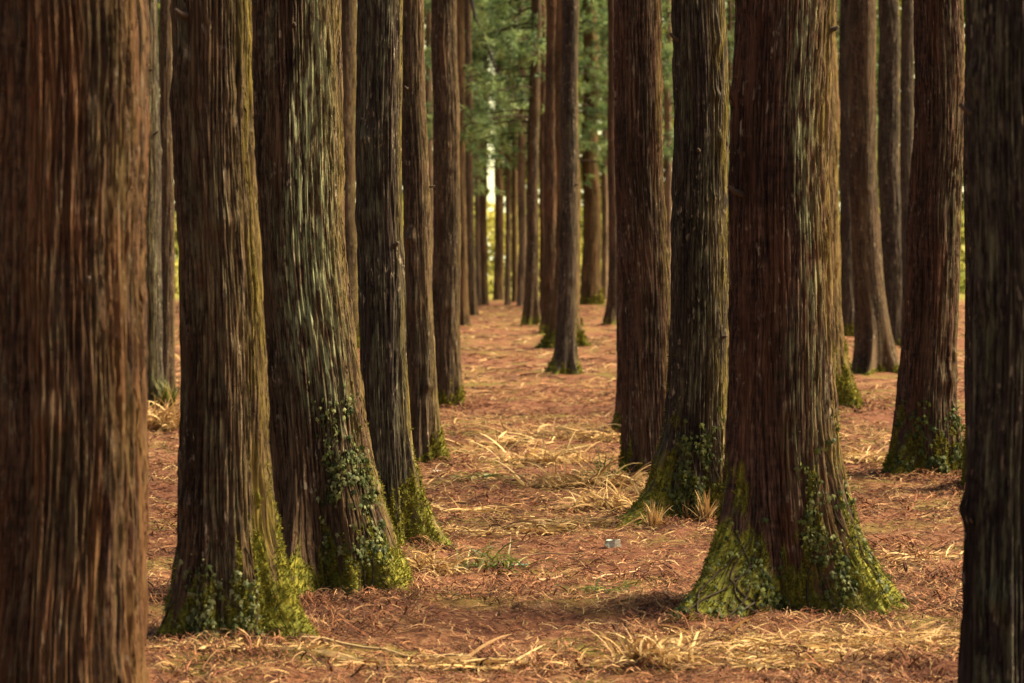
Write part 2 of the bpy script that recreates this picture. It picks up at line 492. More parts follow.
# xt, xb: centre at picture top / base; w: width; by: base row; fl, fr: flare beyond the half width
TREES = [
 dict(k='A', xt=56, xb=58, w=158, by=745, fl=20, fr=22, mat=B_ORANGE, fh=.5, bark=.016, algae_lit=(-20, 40, .25),
      label='broad out-of-focus orange-brown cedar trunk filling the left edge of the view'),
 dict(k='B', xt=213, xb=226, w=80, by=645, fl=34, fr=46, mat=B_BROWN, moss=(.75, .2, .35, .3), fh=.3,
      ivy=dict(n=380, h=.42, ang=(205, 320), size=.026, cols=LEAF_P), algae_lit=(-22, 26, .95), lichen=(0, 250, 60, .25), roots=((-12, .03, 18, .5), (300, .05, 16, .25)),
      label='stout brown cedar with a golden right edge and pale ivy leaves round its foot'),
 dict(k='C', xt=299, xb=329, w=90, by=590, fl=12, fr=34, mat=B_BROWN, moss=(.7, .2, .1, .36), fh=.38, p=2.2,
      ivy=dict(n=700, h=1.1, z0=.22, ang=(268, 345), size=.027, cols=LEAF_P + LEAF_D), lichen=(1.1, 284, 34, 1.6), algae_lit=(-10, 40, .5), roots=((-42, .20, 16, .34), (2, .12, 16, .4), (255, .06, 18, .3)),
      label='deeply furrowed cedar with a pale green lichen stripe up high and two bright mossy roots'),
 dict(k='D', xt=380, xb=388, w=45, by=548, fl=3, fr=26, mat=B_DARK, moss=(.6, .1, .05, .3), fh=.3, algae_lit=(-5, 30, .8), lichen=(0, 260, 70, .3),
      roots=((-24, .13, 17, .3),), label='slim blackish cedar with a mossy right root, standing left of a narrower brown trunk'),
 dict(k='E', xt=412, xb=423, w=27, by=468, fl=4, fr=16, mat=B_BROWN, moss=(.35, .1, .05, .1), fh=.4, algae_lit=(-10, 35, .5),
      label='slender brown cedar leaning a little to the right, just right of the blackish slim trunk'),
 dict(k='F', xt=445, xb=447, w=27, by=407, fl=2, fr=4, mat=B_BROWN, moss=(.3, .1, .2, .22), fh=.4, algae_lit=(-15, 30, .35),
      label='even straight brown cedar at the left path edge with a rounded dark base'),
 dict(k='G', xt=346, xb=345, w=22, by=350, fl=3, fr=4, mat=B_BROWN, moss=(.5, .2, .2, .3), fh=.5, algae_lit=(-5, 40, .7),
      label='olive-brown cedar glimpsed between the lichen-striped trunk and the blackish slim one'),
 dict(k='H', xt=147, xb=152, w=23, by=411, fl=3, fr=4, mat=B_GREY, moss=(.2, .2, .2, .1), fh=.4, algae_lit=(250, 60, .5), lichen=(0, 270, 80, .5),
      label='grey-brown cedar behind dry straw, directly right of the blurred orange-brown trunk'),
 dict(k='I', xt=167, xb=167, w=14, by=395, fl=2, fr=2, mat=B_BROWN, fh=.4,
      label='thin brown trunk squeezed behind the golden-streaked stout cedar'),
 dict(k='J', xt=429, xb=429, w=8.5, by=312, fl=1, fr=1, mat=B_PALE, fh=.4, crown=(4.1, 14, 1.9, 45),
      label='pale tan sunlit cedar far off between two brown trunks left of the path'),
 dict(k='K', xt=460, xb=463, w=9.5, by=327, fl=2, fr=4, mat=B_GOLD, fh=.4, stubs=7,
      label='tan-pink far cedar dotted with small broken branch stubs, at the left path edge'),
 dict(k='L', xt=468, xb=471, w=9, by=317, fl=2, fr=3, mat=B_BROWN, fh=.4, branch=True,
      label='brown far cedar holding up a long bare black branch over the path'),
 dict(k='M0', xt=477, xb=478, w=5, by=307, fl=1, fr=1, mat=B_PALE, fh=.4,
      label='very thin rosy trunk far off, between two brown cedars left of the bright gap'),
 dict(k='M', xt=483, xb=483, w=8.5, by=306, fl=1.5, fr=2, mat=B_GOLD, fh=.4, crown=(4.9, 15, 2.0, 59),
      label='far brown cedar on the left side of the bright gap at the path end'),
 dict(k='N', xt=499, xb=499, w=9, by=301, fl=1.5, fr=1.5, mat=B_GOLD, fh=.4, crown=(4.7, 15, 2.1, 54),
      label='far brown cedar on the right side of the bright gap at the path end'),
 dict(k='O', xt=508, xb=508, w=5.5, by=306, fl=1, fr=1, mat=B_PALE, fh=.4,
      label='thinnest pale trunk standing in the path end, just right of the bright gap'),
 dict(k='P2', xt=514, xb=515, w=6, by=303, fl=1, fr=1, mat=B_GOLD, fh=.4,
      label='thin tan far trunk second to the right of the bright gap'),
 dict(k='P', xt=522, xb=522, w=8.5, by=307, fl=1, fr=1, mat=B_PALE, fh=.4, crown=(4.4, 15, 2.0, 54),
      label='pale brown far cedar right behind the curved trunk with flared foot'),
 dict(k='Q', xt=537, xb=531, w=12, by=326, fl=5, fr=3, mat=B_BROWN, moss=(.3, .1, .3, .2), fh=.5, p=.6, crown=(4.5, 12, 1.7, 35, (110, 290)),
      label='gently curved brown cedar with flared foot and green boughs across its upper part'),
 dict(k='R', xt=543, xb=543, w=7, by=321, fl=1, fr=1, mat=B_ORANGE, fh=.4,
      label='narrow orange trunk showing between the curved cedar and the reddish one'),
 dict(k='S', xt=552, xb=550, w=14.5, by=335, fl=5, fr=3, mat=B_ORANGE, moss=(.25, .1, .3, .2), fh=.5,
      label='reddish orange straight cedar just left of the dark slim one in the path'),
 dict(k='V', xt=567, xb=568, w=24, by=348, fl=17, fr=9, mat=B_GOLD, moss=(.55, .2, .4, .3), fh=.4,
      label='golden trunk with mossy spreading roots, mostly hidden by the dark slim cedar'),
 dict(k='U', xt=571, xb=566, w=17.5, by=377, fl=9, fr=9, mat=B_GREY, moss=(.28, .1, .28, .16), fh=.32, algae_lit=(-5, 30, .7), roots=((200, .09, 14, .2), (318, .1, 14, .2), (250, .08, 12, .2)),
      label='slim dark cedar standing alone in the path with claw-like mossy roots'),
 dict(k='W', xt=590, xb=592, w=18, by=305, fl=3, fr=3, mat=B_GOLD, moss=(.6, .2, .3, .3), fh=.6, algae_lit=(-10, 40, .4),
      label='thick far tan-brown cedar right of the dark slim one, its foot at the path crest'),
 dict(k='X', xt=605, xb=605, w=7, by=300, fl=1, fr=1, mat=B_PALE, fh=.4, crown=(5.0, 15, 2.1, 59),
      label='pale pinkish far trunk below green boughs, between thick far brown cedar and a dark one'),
 dict(k='Y', xt=612, xb=614, w=10.5, by=326, fl=8, fr=4, mat=B_RED, moss=(.3, .1, .3, .25), fh=.5,
      label='dark reddish cedar with a flared foot left of the pair of large red-brown trunks'),
 dict(k='AB', xt=628, xb=630, w=25, by=437, fl=4, fr=4, mat=B_RED, moss=(.1, .1, .25, .15), fh=.4,
      label='dark trunk half hidden behind the left side of the large red-brown cedar'),
 dict(k='AA', xt=639, xb=649, w=48, by=482, fl=8, fr=10, mat=B_RED, moss=(.3, .1, .35, .2), fh=.42, algae_lit=(-25, 28, .5),
      label='large smooth red-brown cedar right of the path with a green grass tuft at its foot'),
 dict(k='BB', xt=698, xb=701, w=56, by=525, fl=34, fr=20, mat=B_DARK, moss=(.4, .1, .8, .4), fh=.3, algae_lit=(-25, 38, .85), lichen=(0, 250, 50, .3),
      ivy=dict(n=1000, h=.7, ang=(218, 352), size=.032, cols=LEAF_D + LEAF_P[:1]), roots=((204, .20, 15, .22), (250, .08, 18, .22)),
      label='two-toned cedar, blackish left and olive right, its foot wrapped in dark ivy leaves'),
 dict(k='CC', xt=782, xb=788, w=98, by=612, fl=58, fr=66, mat=B_RED, moss=(.85, .3, .75, .42), fh=.38, bark=.013, algae_lit=(-18, 34, .7), lichen=(.8, 292, 22, .75),
      ivy=dict(n=600, h=.95, z0=.06, ang=(278, 355), size=.024, cols=LEAF_D + LEAF_P[:2]), ivy2=dict(n=260, h=.5, ang=(215, 258), size=.025, cols=LEAF_D),
      ra=(75, 128, 205, 335), roots=((226, .13, 20, .3), (302, .16, 19, .36), (-16, .06, 16, .4), (262, -.05, 13, .4)),
      label='biggest foreground cedar with wide mossy flared roots beside a heap of straw'),
 dict(k='DD', xt=815, xb=826, w=40, by=410, fl=8, fr=26, mat=B_GOLD, moss=(.75, .2, .3, .6), fh=.42, algae_lit=(-10, 40, .8),
      label='golden-edged cedar peeping out behind the biggest foreground cedar with bright mossy roots'),
 dict(k='EA', xt=848, xb=849, w=19, by=338, fl=3, fr=3, mat=B_GREY, moss=(.6, .2, .2, .3), fh=.5,
      label='dark upright trunk close behind the smooth leaning cedar on the right'),
 dict(k='EB', xt=861, xb=874, w=29, by=374, fl=10, fr=18, mat=B_BROWN, moss=(.15, .1, .15, .15), fh=.5, p=1.7, algae_lit=(-10, 40, .3), bark=.006,
      label='smooth brown cedar bending towards a broad foot on the far right'),
 dict(k='FA', xt=888, xb=894, w=23, by=346, fl=3, fr=4, mat=B_GREY, moss=(.3, .1, .1, .1), fh=.5, algae_lit=(-8, 22, .9),
      label='blackish trunk with a thin golden right edge, right of the smooth bending cedar'),
 dict(k='GA', xt=907, xb=909, w=14, by=350, fl=2, fr=2, mat=B_GREY, fh=.5,
      label='dark narrow trunk hugging the left side of the ivy-footed right-hand cedar'),
 dict(k='HH', xt=937, xb=930, w=50, by=478, fl=28, fr=8, mat=B_RED, moss=(.45, .2, .55, .35), fh=.4, p=1.5, lichen=(0, 300, 50, .3), algae_lit=(-20, 30, .35),
      ivy=dict(n=420, h=.62, ang=(190, 350), size=.038, cols=LEAF_D),
      label='dark red-brown cedar with a green mossy foot, left of the near-black right edge trunk'),
 dict(k='JJ', xt=986, xb=984, w=40, by=490, fl=4, fr=5, mat=B_GREY, moss=(.3, .3, .5, .4), fh=.4,
      label='trunk almost wholly hidden behind the near-black one, only its green foot bulging out'),
 dict(k='II', xt=1008, xb=1010, w=80, by=738, fl=8, fr=20, mat=B_BLACK, fh=.4, bark=.014, lichen=(0, 230, 40, .35),
      label='near-black cedar trunk closing off the right edge of the view'),
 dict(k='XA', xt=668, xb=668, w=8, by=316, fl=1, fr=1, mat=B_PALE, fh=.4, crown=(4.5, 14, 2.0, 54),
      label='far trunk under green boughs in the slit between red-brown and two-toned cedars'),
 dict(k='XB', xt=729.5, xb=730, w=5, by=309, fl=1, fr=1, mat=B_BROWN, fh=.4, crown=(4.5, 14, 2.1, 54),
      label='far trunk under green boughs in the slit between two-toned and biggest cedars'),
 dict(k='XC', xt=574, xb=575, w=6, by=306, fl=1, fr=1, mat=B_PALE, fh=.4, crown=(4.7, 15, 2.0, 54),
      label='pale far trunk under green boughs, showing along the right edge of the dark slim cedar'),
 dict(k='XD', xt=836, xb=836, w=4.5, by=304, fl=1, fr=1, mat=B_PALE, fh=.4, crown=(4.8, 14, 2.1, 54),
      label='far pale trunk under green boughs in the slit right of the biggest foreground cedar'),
]

TREE_AT = []
for ti, t in enumerate(TREES):
    rng = np.random.default_rng(100 + ti)
    Z = depth_at(t['by']) if t['by'] < 700 else F * CAM_H / (t['by'] - HOR)
    m = Z / F                                   # metres per picture pixel at this depth
    R = t['w'] * m / 2
    x0 = (t['xb'] - 512) * m
    gz = float(ground_h(x0, Z))
    ztop = CAM_H + (HOR + 30) * m - gz          # height that leaves the picture
    dx = (t['xt'] - t['xb']) * m
    p = t.get('p', 1.3)
    zr = CAM_H + (HOR - 15) * m - gz
    wob = rng.uniform(0, 6.28, 2)

    def axis(z, dx=dx, p=p, zr=zr, wob=wob, R=R):
        z = np.asarray(z, float)
        tt = np.clip(1 - np.maximum(z, 0) / zr, 0, 1)
        x = dx * (1 - tt ** p) + np.where(z > zr, dx * .12 * (z - zr) / zr, 0)
        return x + R * .09 * np.sin(z * 1.4 + wob[0]) + R * .03 * np.sin(z * 4.1 + wob[1]), R * .1 * np.sin(z * 1.1 + wob[1])
    H = 16.0 + rng.uniform(-1, 1.5)
    crown = t.get('crown')
    nth = int(np.clip(PI * t['w'] * 1.5, 30, 520)); nrow = 420 if t['w'] > 20 else 200
    fh = t.get('fh', .4)
    fl, fr = t['fl'] * m, t['fr'] * m
    flares = [(rng.uniform(-8, 12), fr * .85, 32, fh), (180 + rng.uniform(-12, 8), fl * .85, 32, fh)]
    avg = (fl + fr) / 2
    for a in t.get('ra', (75, 128, 232, 265, 305, 335, 205)):
        flares.append((a + rng.uniform(-14, 14), avg * rng.uniform(.3, .95), rng.uniform(10, 19), fh * rng.uniform(.55, 1.05)))
    flares += list(t.get('roots', ()))
    bulge = [(rng.uniform(.4, max(ztop, 1)), rng.uniform(180, 360), rng.uniform(-.014, .026), rng.uniform(.03, .08)) for _ in range(9)]
    alg_lit = t.get('algae_lit', (-10, 40, .25))
    V, fc, moss, lich, al, N, BC = build_trunk(R, H, ztop * 1.05, nth, nrow, axis, flares, ti + 1, t.get('moss', NOM),
                                           t.get('lichen', (0, 270, 60, .12)), alg_lit, bark=min(t.get('bark', .014), R * .07),
                                           bulge=bulge)
    root = empty('cedar_tree', (x0, Z, gz))
    tag(root, t['label'], 'tree', GROUP)
    TREE_AT.append((x0, Z, R, max(fl, fr)))
    link('trunk', mesh_np('trunk', V, [fc], [t['mat']], {'moss': moss, 'lichen': lich, 'algae_lit': al, 'bark_co': BC}), root)
    # moss tufts standing out of the mossy bark
    if t['w'] > 16 and max(t.get('moss', NOM)) > .12:
        wgt = moss * (V[:, 2] > -.02) * (V[:, 2] < 1.2)
        area = np.clip(V[:, 0] * 0 + 1, 0, 1)
        if wgt.sum() > 30:
            n = int(np.clip(wgt.sum() * .5, 200, 9000))
            ii = rng.choice(len(V), n, p=wgt / wgt.sum())
            tv, tf, tc = tufts(V[ii], N[ii], rng, max(.016, 3.2 * m), max(.0035, .8 * m), 3, ((.10, .11, .018), (.35, .30, .045)))
            link('moss', mesh_np('moss', tv, [tf], [M_MOSS], cols=tc, smooth=False), root)
    # ivy: leaves and a few climbing stems
    parts = []
    for key in ('ivy', 'ivy2'):
        iv = t.get(key)
        if not iv: continue
        ax_, ay_ = axis(V[:, 2])
        ang = np.degrees(np.arctan2(V[:, 1] - ay_, V[:, 0] - ax_)) % 360
        lo, hi = iv['ang']
        mid_, half = (lo + hi) / 2, (hi - lo) / 2
        da = np.abs((ang - mid_ + 180) % 360 - 180)
        zz = V[:, 2]
        cl = noise3(V[:, 0] * 7 + ti, V[:, 1] * 7, zz * 5)
        wgt = sstep(1.15, .75, da / half) * sstep(iv['h'] * 1.15, iv['h'] * .35, zz + .15 * cl) * (zz > .02) * sstep(iv.get('z0', -.2) - .1, iv.get('z0', -.2) + .15, zz) * (.06 + sstep(-.15, .3, cl))
        ii = rng.choice(len(V), iv['n'], p=wgt / wgt.sum())
        lv, lf, lc = ivy_leaves(V[ii], N[ii], rng, iv['size'] * 1.25, iv['cols'])
        parts.append((lv, lf, lc))
        for k in range(6):
            a0 = math.radians(rng.uniform(lo + 8, hi - 8)); hz = iv['h'] * rng.uniform(.6, 1.15)
            pts = []
            for s in np.linspace(0, 1, 14):
                zq = s * hz; aq = a0 + .15 * math.sin(s * 5 + k) * (1 - .3 * s)
                row = np.argmin(np.abs(V[::nth, 2] - zq)); cidx = int(round((aq % (2 * PI)) / (2 * PI) * nth)) % nth
                q = row * nth + cidx
                pts.append(V[q] + N[q] * .004)
            tv, tf = tube(pts, np.linspace(.007, .003, 14), 5)
            parts.append((tv, tf, (.06, .045, .025)))
    if parts:
        v, fl_, c = merge(parts)
        link('ivy', mesh_np('ivy', v, fl_, [M_LEAF], cols=c, smooth=False), root)
    if t['k'] in ('A', 'B', 'C', 'D', 'E', 'F', 'H', 'AA', 'BB', 'CC', 'EB', 'HH', 'II', 'U'):
        for k in range(int(rng.integers(1, 4))):
            z = rng.uniform(1.0, max(ztop, 2)); a = rng.uniform(PI * 1.05, PI * 1.95); L_ = rng.uniform(.025, .075)
            axx, ayy = axis(np.array(z)); d = np.array([math.cos(a), math.sin(a), rng.uniform(-.1, .6)])
            b0 = np.array([axx, ayy, z]) + np.array([math.cos(a), math.sin(a), 0]) * R * .9
            q0 = rng.uniform(.006, .013)
            tv, tf = tube([b0, b0 + d * (R * .1 + L_ * .5), b0 + d * (R * .1 + L_) + (0, 0, .01), b0 + d * (R * .1 + L_ * 1.02) + (0, 0, .01)], (q0 * 1.5, q0, q0 * .8, .001), 7)
            v, fl_, c = merge([(tv, tf, (.07, .05, .035))])
            link('branch_stub', mesh_np('branch_stub', v, fl_, [M_TWIG], cols=c), root)
    if t.get('stubs'):
        for k in range(t['stubs']):
            z = 2.2 + k * .75 + rng.uniform(-.2, .2); a = rng.uniform(PI, 2 * PI)
            axx, ayy = axis(np.array(z)); d = np.array([math.cos(a), math.sin(a), .25])
            b0 = np.array([axx, ayy, z]) + d * R * .8
            tv, tf = tube([b0, b0 + d * .12, b0 + d * rng.uniform(.16, .3)], (.035, .026, .015), 6)
            v, fl_, c = merge([(tv, tf, (.06, .04, .03))])
            link('branch_stub', mesh_np('branch_stub', v, fl_, [M_TWIG], cols=c), root)
    if t.get('branch'):
        pt = [(475, 17), (480, 28), (486, 42), (492, 58), (497, 72), (501, 86)]
        zs = Z - .4
        P = [np.array([(a - 512) * (zs - .25 * i) / F - x0, -.4 - .25 * i, CAM_H + (HOR - b) * (zs - .25 * i) / F - gz]) for i, (a, b) in enumerate(pt)]
        ax_, ay_ = axis(P[0][2] + 1.2)
        P = [np.array([ax_, ay_, P[0][2] + .9])] + P
        parts = [tube(P, np.linspace(.05, .018, len(P)), 6) + ((.022, .016, .013),)]
        for i in (2, 4, 5):
            d = np.array([.35, -.1, -.25]) if i % 2 else np.array([-.3, 0, -.3])
            parts.append(tube([P[i], P[i] + d * .6, P[i] + d], (.016, .012, .006), 4) + ((.022, .016, .013),))
        v, fl_, c = merge(parts)
        link('dead_branch', mesh_np('dead_branch', v, fl_, [M_TWIG], cols=c), root)
    if crown:
        sec = crown[4] if len(crown) > 4 else None
        link('crown', build_crown(crown[0] - gz * .5, crown[1], crown[2], rng, crown[3], axis, R, sec), root)

# ------------------------------------------------------------------ ground sheet
def grow(a, b, s0, k):
    out = [a]; s = s0
    while out[-1] < b:
        out.append(out[-1] + s); s *= k
    return out


ys = np.array([-400, -120, -40, -12, -3, 2, 4, 5.5] + grow(6.5, 100, .022, 1.0065) + [115, 150, 220, 400, 900, 2500])
xp = np.array(grow(0, 4.0, .03, 1.006)); xp = np.concatenate([xp, np.array(grow(xp[-1] + .08, 40, .1, 1.05)), [60, 110, 260, 900, 2500]])
xs = np.concatenate([-xp[::-1][:-1], xp])
X, Y = np.meshgrid(xs, ys)
Zg = ground_h(X, Y)
near = np.clip(1.35 - Y / 45, 0, 1) * (np.abs(X) < 8)
lump = noise3(X * 7, Y * 5.5, 1.5)
Zg = Zg + near * (.018 * lump + .035 * np.maximum(noise3(X * 3.1, Y * 2.5, 9.2), 0) + .007 * noise3(X * 19, Y * 14, 4.4))
for (tx, ty, tr, tf) in TREE_AT:
    d = np.sqrt((X - tx) ** 2 + (Y - ty) ** 2)
    Zg += .05 * np.exp(-((d / (tr + tf + .12)) ** 2))
nx, ny = len(xs), len(ys)
i = np.arange(ny - 1)[:, None] * nx; j = np.arange(nx - 1)[None]
fc = np.stack([i + j, i + j + 1, i + nx + j + 1, i + nx + j], -1).reshape(-1, 4)


def surf_h(x, y):
    """height of the finished sheet by bilinear lookup"""
    ix = np.clip(np.searchsorted(xs, x) - 1, 0, nx - 2); iy = np.clip(np.searchsorted(ys, y) - 1, 0, ny - 2)
    u = (x - xs[ix]) / (xs[ix + 1] - xs[ix]); v = (y - ys[iy]) / (ys[iy + 1] - ys[iy])
    return (Zg[iy, ix] * (1 - u) * (1 - v) + Zg[iy, ix + 1] * u * (1 - v) + Zg[iy + 1, ix] * (1 - u) * v + Zg[iy + 1, ix + 1] * u * v)


g = NT('forest_floor')
v = g.coords((1, 1, 1))
a = g.noise(v, 34, 8, .75, .8); b = g.noise(v, 1.3, 4, .6); c2 = g.noise(v, 7, 5, .65, .5); d = g.noise(v, .55, 3, .5)
col = g.ramp(a, [(.30, (.04, .017, .012)), (.44, (.145, .060, .033)), (.58, (.27, .125, .062)), (.75, (.46, .27, .125))])
dk = g.noise(v, 2.6, 5, .65, .4)
col = g.mix(g.mul(g.frange(dk, .52, .66), .6), col, (.055, .026, .018))
col = g.mix(g.mul(g.frange(c2, .52, .66), .75), col, (.34, .21, .10))
col = g.mix(g.mul(g.frange(b, .51, .61), .7), col, g.ramp(a, [(.3, (.09, .085, .018)), (.7, (.27, .225, .05))]))
col = g.mix(g.mul(g.frange(d, .46, .64), .5), col, (.15, .052, .035))
# sunlit meadow grass beyond the wood edge
geo = g.new('ShaderNodeTexCoord'); sp = g.new('ShaderNodeSeparateXYZ'); g.lk(geo.outputs['Object'], sp.inputs[0])
far = g.frange(sp.outputs['Y'], 74, 84)
col = g.mix(far, col, g.ramp(a, [(.3, (.12, .12, .02)), (.7, (.30, .27, .06))]))
g.bump(a, 1., .03)
M_GROUND = g.done(col, .95, .1)
go = link('ground', mesh_np('ground', np.stack([X, Y, Zg], -1).reshape(-1, 3), [fc], [M_GROUND]))
go['kind'] = 'structure'

# ------------------------------------------------------------------ litter of dead cedar sprigs
def free_of_trees(x, y, pad=.0):
    ok = np.ones(len(x), bool)
    for (tx, ty, tr, tf) in TREE_AT:
        ok &= (x - tx) ** 2 + (y - ty) ** 2 > (tr + pad) ** 2
    return ok


def scatter(n, y0, y1, rng, power=1.0, halfw=None):
    y = y0 + (y1 - y0) * rng.uniform(0, 1, n) ** power
    hw = y * .235 + 1.1
    x = rng.uniform(-1, 1, n) * hw
    ok = free_of_trees(x, y, .02)
    return x[ok], y[ok]


def sprigs(x, y, rng, L, wid, lift, pal, side=3, seg=5, curl=1.):
    """curved sprigs: a ribbon folded along its middle plus short side shoots"""
    n = len(x)
    z = surf_h(x, y)
    az = rng.uniform(0, 2 * PI, n); Ls = L * rng.uniform(.45, 1.5, n)
    bend = rng.normal(size=n) * 1.1 * curl
    el0 = rng.uniform(0, .45, n) * lift; up = rng.uniform(.2, 1, n) * lift
    pal = np.array(pal); col = pal[rng.integers(0, len(pal), n)] * rng.uniform(.65, 1.3, n)[:, None]
    s = np.linspace(0, 1, seg)
    ang = az[:, None] + bend[:, None] * s[None]
    dxy = Ls[:, None] / (seg - 1)
    px_ = x[:, None] + np.cumsum(np.cos(ang) * dxy, 1) - np.cos(ang) * dxy
    py_ = y[:, None] + np.cumsum(np.sin(ang) * dxy, 1) - np.sin(ang) * dxy
    hz = surf_h(px_.ravel(), py_.ravel()).reshape(px_.shape)
    pz_ = hz + .003 + (up[:, None] * np.sin(s * PI)[None] * .17 + el0[:, None] * s[None] * .12) * Ls[:, None]
    nx_, ny_ = -np.sin(ang), np.cos(ang)
    w = wid * (1 - .75 * s ** 1.5)[None] * rng.uniform(.6, 1.4, n)[:, None]
    tilt = rng.uniform(-.6, .6, n)[:, None]
    Lf = np.stack([px_ + nx_ * w, py_ + ny_ * w, pz_ + tilt * w], -1)
    Md = np.stack([px_, py_, pz_ + w * .7], -1)
    Rt = np.stack([px_ - nx_ * w, py_ - ny_ * w, pz_ - tilt * w], -1)
    V = np.stack([Lf, Md, Rt], 2)        # n, seg, 3, 3
    base = np.arange(n)[:, None, None] * seg * 3
    k = np.arange(seg - 1)[None, :, None] * 3
    q = base + k + np.array([0, 1])[None, None]
    faces = np.stack([q, q + 1, q + 4, q + 3], -1).reshape(-1, 4)
    parts = [(V.reshape(-1, 3), faces, np.repeat(col[:, None], seg * 3, 1).reshape(-1, 3))]
    for kx in range(side):
        si = rng.integers(1, seg - 1, n); r = np.arange(n)
        sa = ang[r, si] + rng.choice([-1, 1], n) * rng.uniform(.35, .9, n)
        sl = Ls * rng.uniform(.15, .4, n)
        b0 = Md[r, si]
        dirv = np.stack([np.cos(sa), np.sin(sa), rng.uniform(-.1, .35, n) * lift], -1)
        tip = b0 + dirv * sl[:, None]
        pn = np.stack([-np.sin(sa), np.cos(sa), 0 * sa], -1) * (wid * .8)
        mid = (b0 + tip) / 2 + np.array([0, 0, .004])
        V = np.stack([b0 - pn * .6, mid - pn, tip, mid + pn], 1).reshape(-1, 3)
        parts.append((V, np.arange(len(V)).reshape(-1, 4), np.repeat(col, 4, 0)))
    return parts


RED = ((.23, .095, .047), (.18, .07, .038), (.29, .13, .06), (.12, .048, .028), (.35, .18, .085), (.07, .03, .02), (.42, .25, .12), (.10, .05, .03))
TAN = ((.54, .36, .14), (.46, .29, .11), (.64, .46, .21), (.36, .21, .085))
rng = np.random.default_rng(5)
parts = []
x, y = scatter(34000, 7.6, 17, rng, 1.25); parts += sprigs(x, y, rng, .08, .0032, .8, RED, 3)
x, y = scatter(19000, 16, 32, rng, 1.1); parts += sprigs(x, y, rng, .13, .0055, .7, RED, 2)
x, y = scatter(6500, 30, 72, rng, 1.1); parts += sprigs(x, y, rng, .3, .013, .6, RED, 1)
# thicker heaps of dead sprays, most of them near the camera
for (n, y0, y1, L, w, lf) in ((10000, 7.6, 13, .13, .0042, 2.0), (7000, 13, 32, .18, .006, 1.6)):
    x, y = scatter(n * 2, y0, y1, rng, 1.15)
    dn = noise3(x * 1.6, y * 1.1, 31.3) + .6 * noise3(x * 4.2, y * 2.6, 15.3)
    k = dn > rng.uniform(-.1, .6, len(x))
    parts += sprigs(x[k], y[k], rng, L, w, lf, RED, 4)
for (tx, ty, tr, tf) in TREE_AT:
    if ty > 34: continue
    n = int(420 * (tr + tf) / .4)
    a_ = rng.uniform(0, 2 * PI, n); r__ = tr + tf * rng.uniform(.35, 1.25, n) + np.abs(rng.normal(size=n)) * .10
    parts += sprigs(tx + r__ * np.cos(a_), ty + r__ * np.sin(a_), rng, .11, .0034 * max(1, ty / 14), 1.8, RED, 3)
V, fl_, C = merge(parts)
o = link('needle_litter', mesh_np('needle_litter', V, fl_, [M_LITTER], cols=C, smooth=False)); o['kind'] = 'stuff'

# scattered straw: denser in drifts
parts = []
for (n, y0, y1, L, w) in ((7500, 7.6, 17, .09, .0030), (6500, 16, 34, .14, .0055), (3500, 32, 70, .24, .012)):
    x, y = scatter(n * 3, y0, y1, rng, 1.1)
    dn = noise3(x * .8, y * .45, 21.3) + .5 * noise3(x * 2.2, y * 1.3, 5.3)
    k = dn > rng.uniform(-.15, .75, len(x))
    parts += sprigs(x[k], y[k], rng, L, w, 1.3, TAN, 1, curl=1.3)
V, fl_, C = merge(parts)
o = link('straw_litter', mesh_np('straw_litter', V, fl_, [M_STRAW], cols=C, smooth=False)); o['kind'] = 'stuff'

# ------------------------------------------------------------------ straw heaps, tufts, grass, small rubbish
def blades(n, rng, L, w, spread, up, droop, pal, seg=6, ell=(1, 1)):
    """a tuft of curved blades round the origin"""
    az = rng.uniform(0, 2 * PI, n)
    ox = np.clip(rng.normal(size=n), -1.9, 1.9) * spread * ell[0]; oy = np.clip(rng.normal(size=n), -1.9, 1.9) * spread * ell[1]
    Ls = L * rng.uniform(.45, 1.3, n); u = np.clip(up + rng.normal(size=n) * (.25 if up > .55 else .13), 0.02, 1.5)
    s = np.linspace(0, 1, seg)
    el = u[:, None] - droop * rng.uniform(.5, 1.5, n)[:, None] * s[None] ** 1.2
    ang = az[:, None] + rng.normal(size=n)[:, None] * .7 * s[None]
    st = Ls[:, None] / (seg - 1)
    dx, dy, dz = np.cos(el) * np.cos(ang) * st, np.cos(el) * np.sin(ang) * st, np.sin(el) * st
    px_ = ox[:, None] + np.cumsum(dx, 1) - dx; py_ = oy[:, None] + np.cumsum(dy, 1) - dy; pz_ = np.cumsum(dz, 1) - dz
    pz_ = np.maximum(pz_, .004 + .012 * rng.uniform(0, 1, n)[:, None])
    ww = w * (1 - .85 * s ** 2)[None] * rng.uniform(.6, 1.4, n)[:, None]
    tw = rng.normal(size=n)[:, None] * .8
    Lf = np.stack([px_ - np.sin(ang) * ww, py_ + np.cos(ang) * ww, pz_ + ww * tw], -1)
    Rt = np.stack([px_ + np.sin(ang) * ww, py_ - np.cos(ang) * ww, pz_ - ww * tw], -1)
    V = np.stack([Lf, Rt], 2)
    q = (np.arange(n)[:, None] * seg * 2 + np.arange(seg - 1)[None] * 2)
    f = np.stack([q, q + 1, q + 3, q + 2], -1).reshape(-1, 4)
    pal = np.array(pal); col = pal[rng.integers(0, len(pal), n)] * rng.uniform(.7, 1.25, n)[:, None]
    return V.reshape(-1, 3), f, np.repeat(col[:, None], seg * 2, 1).reshape(-1, 3)


def tuft_thing(name, px, py, label, cat, group, mat, *args, **kw):
    x, y, _ = spot(px, py)
    z = float(surf_h(np.array([x]), np.array([y]))[0])
    v, f, c = blades(*args, **kw)
    o = link(name, mesh_np(name, v, [f], [mat], cols=c, smooth=False), loc=(x, y, z - .005))
    return tag(o, label, cat, group)


